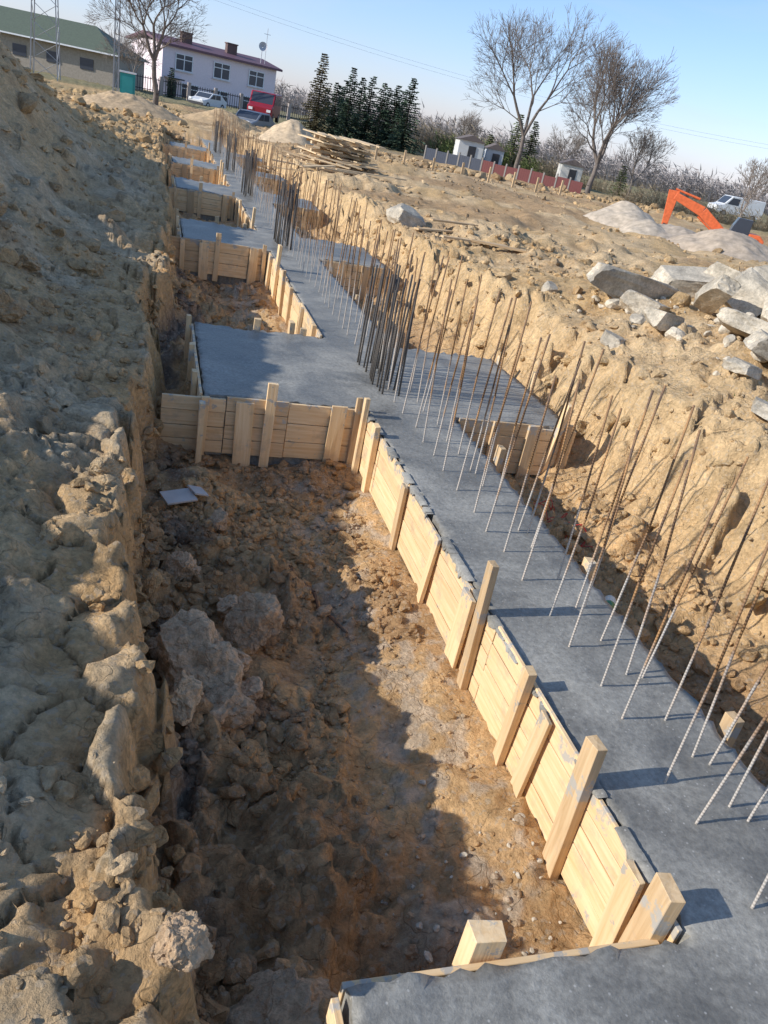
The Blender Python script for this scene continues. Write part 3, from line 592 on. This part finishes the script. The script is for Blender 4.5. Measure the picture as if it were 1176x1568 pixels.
def brush(name, P, n, h, sp, m, seed, blade=.25):
    r = random.Random(seed); mb = MB()
    for i in range(n):
        x, y = P[r.randrange(len(P))]; x += r.gauss(0, sp); y += r.gauss(0, sp); H = h * r.uniform(.3, 1.1) * (.65 + .7 * mnoise.noise(Vector((x * .12, y * .12, seed))) ** 2 + .35 * mnoise.noise(Vector((x * .5, y * .5, seed)))); z = hz(x, y) - .1
        lean = Vector((r.gauss(0, .25), r.gauss(0, .25), 1)); q = Vector((x, y, z)); e = q + lean * H; w = blade * r.uniform(.10, .24)
        mb.add([q + Vector((-w * .4, 0, 0)), q + Vector((w * .4, 0, 0)), e], [(0, 1, 2)])
        for k in range(5):
            b = q.lerp(e, r.uniform(.3, .95)); o = Vector((r.gauss(0, 1), r.gauss(0, .6), r.uniform(.2, 1))).normalized() * H * .3
            mb.add([b, b + Vector((w * .7, 0, w * .5)), b + o], [(0, 1, 2)])
    mb.build(name, [m])
brush('shrub_row', [pol(a, 77) for a in np.arange(17.2, 23, .5)], 1300, 3.2, .6, BRUSH, 1, .3)
brush('shrub_row', [pol(a, 76) for a in np.arange(23, 30, .5)], 900, 2.4, .6, BRUSH, 2, .3)
brush('green_bush', [pol(a, 75) for a in (19, 20.4, 21.2, 22.3, 24.5)], 800, 2.3, .5, THU, 3, .4)
brush('distant_treeline', [pol(a, d) for a in np.arange(5, 60, .35) for d in (150, 170)], 7500, 5.6, 3, FARW, 4, 1.3)
brush('distant_treeline', [pol(a, d) for a in np.arange(-25, 5, .6) for d in (170, 190)], 1500, 5.5, 3, FARW, 6, 1.6)
brush('shrub_row', [pol(a, 66) for a in np.arange(31, 45, .5)], 1200, 1.9, .8, BRUSH, 7, .3)
brush('weeds', [(4.6, 5.8), (4.5, 4.7), (4.9, 4.9), (4.55, 5.0)], 200, .12, .10, GRN, 5, .08)

# ------------------------------------------------------------ house
wallm = simple('house_render', (.80, .69, .71), .85, var=.05); roofm = simple('roof_tiles', (.15, .08, .10), .6, var=.2); glass = plain('window_glass', (.05, .06, .08), .15); white = plain('white_frame', (.8, .8, .8)); brick = simple('chimney_brick', (.14, .09, .08), .8); darkm = plain('dark_metal', (.04, .04, .045), .5)
hx, hy = pol(3.7, 100); H0 = empty('two_storey_house', (hx, hy, -.7), math.radians(22)); W = 13.6; D = 9
mb = MB(); mb.box((0, D / 2, 2.75), (W, D, 5.5), None, 0); mb.build('walls', [wallm], H0)
mb = MB(); e = .5
rp = [(-W / 2 - e, -e, 5.45), (W / 2 + e, -e, 5.45), (W / 2 + e, D + e, 5.45), (-W / 2 - e, D + e, 5.45), (-W / 2 - e, D / 2, 6.25), (W / 2 + e, D / 2, 6.25)]
rp2 = [(a, b, c - .22) for a, b, c in rp]
mb.add(rp + rp2, [(0, 1, 5, 4), (2, 3, 4, 5), (0, 6, 7, 1), (0, 4, 10, 6), (4, 3, 9, 10), (3, 2, 8, 9), (1, 7, 11, 5), (5, 11, 8, 2), (6, 10, 11, 7), (9, 8, 11, 10)], 0); mb.build('roof', [roofm], H0)
mb = MB()
for x in (-3.2, 2.2): mb.box((x, 2.6, 6.3), (1.2, .6, 1.1), None, 0); mb.box((x, 2.6, 6.9), (1.35, .75, .12), None, 0)
mb.build('chimneys', [brick], H0)
mb = MB()
def win(x, z, w, h):
    mb.box((x, -.02, z), (w, .05, h), None, 1)
    for sx in (-w / 2, 0, w / 2): mb.box((x + sx, -.07, z), (.09, .08, h + .1), None, 0)
    for sz in (-h / 2, h / 2, h * .18): mb.box((x, -.065, z + sz), (w + .09, .07, .08), None, 0)
    mb.box((x, -.12, z - h / 2 - .1), (w + .3, .2, .06), None, 0)
for x in (-4.4, 0, 4.3): win(x, 3.95, 1.9, 1.5)
for x in (-3.6, 0, 3.8): win(x, 1.3, 1.9, 1.4)
mb.build('windows', [white, glass], H0)
mb = MB(); mb.box((-5.6, -.05, .95), (1.0, .08, 2.1), None, 0); mb.box((-5.6, -.6, 2.3), (1.8, 1.2, .12), None, 0); mb.build('door', [darkm], H0)
mb = MB(); mb.tube((5.0, .6, 5.6), (5.0, .6, 7.2), .04, .04, 6); mb.tube((5.0, .5, 7.2), (4.9, .2, 7.3), .05, .5, 14, 0); mb.tube((5.6, .8, 5.6), (5.6, .8, 9.2), .03, .03, 5); mb.tube((5.2, .8, 8.6), (6.0, .8, 8.6), .03, .03, 4)
mb.build('satellite_dish', [plain('dish', (.5, .5, .52))], H0)
mb = MB()
for i in range(80):
    x = -9 + i * .25; mb.box((x, 0, .7), (.05, .05, 1.35), None, 0)
for z in (.25, 1.2): mb.box((0.9, 0.04, z), (20, .05, .07), None, 0)
for i in range(8): mb.box((-9 + i * 2.8, 0, .75), (.3, .3, 1.6), None, 1)
fx, fy = pol(3.8, 90); mb.build('railing_fence', [darkm, plain('post', (.35, .3, .27))], loc=(fx, fy, hz(fx, fy)), rotz=math.radians(20))
hx, hy = pol(-8.0, 88); H1 = empty('green_roofed_hall', (hx, hy, -.4), math.radians(-14)); mb = MB(); mb.box((0, 5, 1.5), (17, 10, 3.0), None, 0)
for x in (-6, -3, 0, 3, 6): mb.box((x, -.03, 1.7), (1.2, .06, .9), None, 1)
mb.build('walls', [simple('hall_wall', (.36, .31, .25), .9), glass], H1)
mb = MB(); mb.add([(-9, -.7, 2.9), (9, -.7, 2.9), (9, 10.7, 2.9), (-9, 10.7, 2.9), (-5.2, 5, 5.0), (5.2, 5, 5.0)], [(0, 1, 5, 4), (1, 2, 5), (2, 3, 4, 5), (3, 0, 4), (3, 2, 1, 0)], 0); mb.box((0, -.72, 2.86), (18, .06, .12), None, 1); mb.build('roof', [simple('green_sheet', (.12, .14, .09), .6), white], H1)
# small sheds behind the fence
for nm, az, d, sz_, cc in (('garden_shed', 20.3, 68, (2.0, 1.8, 1.9), (.62, .62, .60)), ('garden_shed', 22.0, 70, (1.4, 1.4, 1.6), (.50, .52, .55)), ('garden_shed', 27.2, 72, (1.8, 1.5, 1.7), (.58, .56, .52))):
    hx, hy = pol(az, d); E = empty(nm, (hx, hy, hz(hx, hy) - .1), math.radians(-az + 12)); a_, b_, c_ = sz_
    mb = MB(); mb.box((0, 0, c_ / 2), sz_, None, 0); mb.build('walls', [plain('shed_wall', cc, .8)], E)
    mb = MB(); mb.prism([(-a_ / 2 - .15, c_ + .003), (a_ / 2 + .15, c_ + .003), (0, c_ + .45)], -b_ / 2 - .12, b_ / 2 + .12, 0); mb.build('roof', [plain('shed_roof', (.16, .13, .12), .8)], E)
    mb = MB(); mb.box((.1, -b_ / 2 - .02, c_ * .42), (.6, .05, c_ * .8), None, 0); mb.build('door', [darkm], E)
def mast(name, x, y, H, w, wt):
    mb = MB(); n = int(H / 1.2)
    c = [(-1, -1), (1, -1), (1, 1), (-1, 1)]
    for i in range(n):
        for k in range(4):
            z0, z1 = H * i / n, H * (i + 1) / n; a0 = w + (wt - w) * z0 / H; a1 = w + (wt - w) * z1 / H; q = c[k]; q2 = c[(k + 1) % 4]
            mb.tube((q[0] * a0, q[1] * a0, z0), (q[0] * a1, q[1] * a1, z1), .05, .05, 4); mb.tube((q[0] * a0, q[1] * a0, z0), (q2[0] * a1, q2[1] * a1, z1), .025, .025, 3)
    mb.build(name, [plain('galvanised', (.36, .37, .38), .5, .3)], loc=(x, y, hz(x, y) - .1))
mast('lattice_mast', *pol(-6.6, 72), 22, .95, .3); mast('lattice_pole', *pol(-2.6, 66), 14, .17, .1)
mb = MB()
for o_ in (0, .5):
    pA = Vector((-5, 120, 13 - o_)); pB = Vector((110, 95, 11 - o_)); pv = pA
    for i in range(1, 31):
        t = i / 30; q = pA.lerp(pB, t) + Vector((0, 0, -3.5 * 4 * t * (1 - t))); mb.tube(pv, q, .010, .010, 3); pv = q
mb.build('overhead_power_line', [darkm])
mb = MB(); P0 = Vector((*pol(17.5, 62), 0)); P1 = Vector((*pol(28.3, 56), 0)); n = 13
for i in range(n):
    a = P0.lerp(P1, i / n); b = P0.lerp(P1, (i + 1) / n); m_ = (a + b) / 2; ang = math.atan2((b - a).y, (b - a).x); z = hz(m_.x, m_.y) - .25
    mb.box((m_.x, m_.y, z + .5), ((b - a).length - .12, .05, 1.0), rz(ang), 0 if i > 4 else 1); mb.box((a.x, a.y, z + .55), (.1, .1, 1.2), rz(ang), 2)
    for k in range(6): q = a.lerp(b, (k + .5) / 6); mb.box((q.x, q.y - .035, z + .5), (.04, .02, .98), rz(ang), 0 if i > 4 else 1, .7)
mb.build('panel_fence', [plain('red_panel', (.13, .03, .028)), plain('blue_grey_panel', (.04, .05, .075)), plain('fence_post', (.22, .2, .18))])
p, s = pts(500, 12, 34, 44, 53, 91), lns(500, .14, .5, 91, .4); scatter('field_clods', p, s, 91, tint=.8)
mb = MB()
for i in range(9):
    x, y = 9 + i * 1.5, 41 + .3 * math.sin(i); mb.box((x, y, hz(x, y) + .35), (.1, .08, .8), None, 0)
mb.build('stake_fence', [WG])

# ------------------------------------------------------------ vehicles
def vehicle(name, loc, rot, prof, w, paint, wheels, wins, wr=.32):
    E = empty(name, loc, rot); mb = MB(); mb.prism(prof, -w / 2, w / 2); mb.build('body', [paint], E, bevel=.05)
    mb = MB()
    for s_ in (-1, 1):
        for pr in wins[0]: mb.prism(pr, s_ * (w / 2 + .004) - .01, s_ * (w / 2 + .004) + .01)
    for (x0, z0, x1, z1) in wins[1]:
        d = Vector((x1 - x0, 0, z1 - z0)); nn = Vector((-d.z, 0, d.x)).normalized() * .015
        if nn.z < 0: nn = -nn
        mb.prism([(x0, z0), (x1, z1), (x1 + nn.x, z1 + nn.z), (x0 + nn.x, z0 + nn.z)], -w / 2 + .12, w / 2 - .12)
    mb.build('windows', [glass], E); mb = MB()
    for x in wheels:
        for s_ in (-1, 1):
            mb.tube((x, s_ * (w / 2 - .2), wr), (x, s_ * (w / 2 + .02), wr), wr, wr, 18, 0, True); mb.tube((x, s_ * (w / 2 + .02), wr), (x, s_ * (w / 2 + .03), wr), wr * .6, wr * .5, 12, 1, True)
    mb.build('wheels', [plain('tyre', (.02, .02, .02)), plain('hub', (.4, .4, .4), .4, .5)], E)
    mb = MB(); f = max(p[0] for p in prof)
    for s_ in (-1, 1): mb.box((f + .01, s_ * (w / 2 - .25), .75), (.05, .3, .18), None, 0)
    mb.box((f + .01, 0, .42), (.06, w * .9, .22), None, 1); mb.build('lights_and_bumper', [white, darkm], E)
vp = [(-2.4, .35), (2.4, .35), (2.45, .95), (1.75, 1.15), (1.1, 1.95), (-2.35, 2.0), (-2.45, 1.0)]
vx, vy = pol(6.6, 68); vehicle('red_van', (vx, vy, hz(vx, vy) + .15), math.radians(-105), vp, 1.85, plain('red_paint', (.30, .02, .035), .35), (-1.5, 1.55), ([[(.3, 1.2), (1.45, 1.2), (1.05, 1.8), (.3, 1.8)], [(-2.1, 1.2), (-.9, 1.2), (-.9, 1.8), (-2.1, 1.8)], [(-.8, 1.2), (.2, 1.2), (.2, 1.8), (-.8, 1.8)]], [(1.7, 1.2, 1.14, 1.88), (-2.42, 1.2, -2.37, 1.85)]))
cp = [(-2.05, .3), (2.05, .3), (2.1, .7), (1.1, .92), (.45, 1.4), (-1.0, 1.42), (-1.8, 1.0), (-2.1, .9)]
cw = ([[(-.9, .95), (-.05, .95), (-.05, 1.33), (-.85, 1.33)], [(.05, .95), (.95, .95), (.42, 1.33), (.05, 1.33)]], [(1.05, .96, .5, 1.36), (-1.75, 1.02, -1.06, 1.4)])
vx, vy = pol(5.9, 60); vehicle('silver_car', (vx, vy, hz(vx, vy) - .6), math.radians(-120), cp, 1.7, plain('silver_paint', (.30, .31, .33), .35, .3), (-1.3, 1.3), cw)
vx, vy = pol(3.0, 86); vehicle('white_car', (vx, vy, hz(vx, vy) - .3), math.radians(235), cp, 1.7, plain('white_paint', (.65, .65, .65), .35), (-1.3, 1.3), cw)
vx, vy = pol(38.0, 88); vehicle('white_van', (vx, vy, hz(vx, vy) - .2), math.radians(170), vp, 1.85, plain('white_paint', (.7, .7, .7), .35), (-1.5, 1.55), ([[(.3, 1.2), (1.45, 1.2), (1.05, 1.8), (.3, 1.8)]], [(1.7, 1.2, 1.14, 1.88)]))
tx, ty = pol(-1.9, 72); mb = MB(); mb.box((0, 0, 1.1), (1.1, 1.1, 2.2), None, 0); mb.box((0, 0, 2.28), (1.25, 1.25, .12), None, 1); mb.box((0, -.56, 1.05), (.8, .04, 1.9), None, 2); mb.build('portable_toilet', [plain('teal', (.03, .28, .27)), white, plain('teal_door', (.05, .36, .34))], loc=(tx, ty, hz(tx, ty) - .8))

EX = empty('orange_excavator', (22.6, 28.6, -.22)); org = simple('orange_paint', (.70, .15, .05), .45, var=.18)
EX.rotation_euler[2] = math.radians(150); EX.scale = (.62,) * 3
mb = MB()
for s_ in (-1, 1):
    pr = [(-1.4, .1), (1.4, .1), (1.65, .35), (1.4, .62), (-1.4, .62), (-1.65, .35)]; mb.prism(pr, s_ * .95 - .22, s_ * .95 + .22)
    for i in range(16): mb.box((-1.4 + i * .187, s_ * .95, .64), (.1, .46, .04), None, 0)
mb.build('tracks', [darkm], EX); mb = MB(); mb.box((-.5, 0, 1.0), (2.3, 2.0, .6), None, 0); mb.prism([(-1.9, .75), (-.9, .75), (-.9, 1.5), (-1.6, 1.5), (-1.95, 1.2)], -1.0, 1.0); mb.build('body', [org], EX, bevel=.04)
mb = MB(); mb.prism([(-.9, 1.3), (.3, 1.3), (.2, 1.8), (0, 2.3), (-.9, 2.3)], .1, .95); mb.build('cab', [glass], EX, bevel=.03)
mb = MB()
def arm(pl, y, w):
    for (a, b, ha, hb) in pl:
        a = Vector((a[0], 0, a[1])); b = Vector((b[0], 0, b[1])); d = (b - a).normalized(); n_ = Vector((-d.z, 0, d.x))
        q = [a + n_ * ha, b + n_ * hb, b - n_ * hb, a - n_ * ha]; mb.prism([(v.x, v.z) for v in q], y - w / 2, y + w / 2)
arm([((.5, 1.1), (2.2, 2.15), .26, .32), ((2.2, 2.15), (4.2, 2.75), .32, .22)], -.35, .32); arm([((4.35, 3.05), (4.3, .8), .36, .18)], -.35, .26)
mb.tube((1.2, -.35, 1.1), (2.4, -.35, 1.8), .07, .07, 8); mb.tube((2.6, -.35, 2.85), (4.3, -.35, 3.15), .08, .07, 8)
mb.build('boom_and_stick', [org], EX, bevel=.02); mb = MB()
mb.prism([(4.4, 1.0), (4.15, .95), (3.8, .6), (3.85, .2), (4.25, .05), (4.55, .35)], -.75, .05); mb.build('bucket', [darkm], EX)

# ------------------------------------------------------------ world, sun, camera
w = bpy.data.worlds.new('World'); scene.world = w; w.use_nodes = True; nt = w.node_tree; bg = nt.nodes['Background']
sky = nt.nodes.new('ShaderNodeTexSky'); sky.sky_type = 'NISHITA'; sky.sun_disc = False; sky.sun_elevation = math.radians(27); sky.sun_rotation = math.radians(270); sky.dust_density = .3; sky.air_density = 1.2; sky.ozone_density = 3.2
tc = nt.nodes.new('ShaderNodeTexCoord'); mp = nt.nodes.new('ShaderNodeMapping'); mp.inputs['Scale'].default_value = (1.2, 1.2, 7); mp.inputs['Rotation'].default_value = (.12, .1, 0); nt.links.new(tc.outputs['Generated'], mp.inputs['Vector'])
cn = N(nt, 'ShaderNodeTexNoise', Scale=2.2, Detail=5.0, Roughness=.55, Distortion=.8); nt.links.new(mp.outputs[0], cn.inputs['Vector'])
sz = N(nt, 'ShaderNodeSeparateXYZ'); nt.links.new(tc.outputs['Generated'], sz.inputs[0])
tm = N(nt, 'ShaderNodeMix', data_type='RGBA'); nt.links.new(rng(nt, sz.outputs['Z'], .0, .22, 0, 1), tm.inputs['Factor']); tm.inputs['A'].default_value = (1.0, 1.08, 1.75, 1); tm.inputs['B'].default_value = (1.05, 1.14, 1.28, 1)
tint = N(nt, 'ShaderNodeMix', data_type='RGBA', blend_type='MULTIPLY'); tint.inputs['Factor'].default_value = 1; nt.links.new(sky.outputs[0], tint.inputs['A']); nt.links.new(tm.outputs['Result'], tint.inputs['B'])
cl = N(nt, 'ShaderNodeMix', data_type='RGBA'); nt.links.new(rng(nt, cn.outputs['Fac'], .48, .78, .0, .32), cl.inputs['Factor']); nt.links.new(tint.outputs['Result'], cl.inputs['A']); cl.inputs['B'].default_value = (5.0, 5.5, 6.2, 1)
nt.links.new(cl.outputs['Result'], bg.inputs[0]); bg.inputs[1].default_value = .14
sd = bpy.data.lights.new('sun', 'SUN'); sd.energy = 5.0; sd.angle = math.radians(.5); sd.color = (1, .955, .88); so = bpy.data.objects.new('sun', sd); col.objects.link(so)
el = math.radians(27); so.rotation_euler = Vector((math.cos(el), .03, -math.sin(el))).to_track_quat('-Z', 'Y').to_euler(); so.location = (-20, 0, 20)
al, ph, ro = math.radians(19.85), math.radians(26.5), math.radians(12.07)
h = Vector((math.sin(al), math.cos(al), 0)); r_ = Vector((math.cos(al), -math.sin(al), 0)); F = h * math.cos(ph) + Vector((0, 0, -math.sin(ph))); U = h * math.sin(ph) + Vector((0, 0, math.cos(ph)))
xa = r_ * math.cos(ro) + U * math.sin(ro); ya = U * math.cos(ro) - r_ * math.sin(ro); za = -F
cd = bpy.data.cameras.new('camera'); co = bpy.data.objects.new('camera', cd); col.objects.link(co)
co.matrix_world = Matrix(((xa.x, ya.x, za.x, 0), (xa.y, ya.y, za.y, 0), (xa.z, ya.z, za.z, 2.0), (0, 0, 0, 1)))
cd.sensor_fit = 'VERTICAL'; cd.sensor_height = 36; cd.lens = 27.1; cd.clip_start = .05; cd.clip_end = 3000; scene.camera = co
print('total', time.time() - T0)
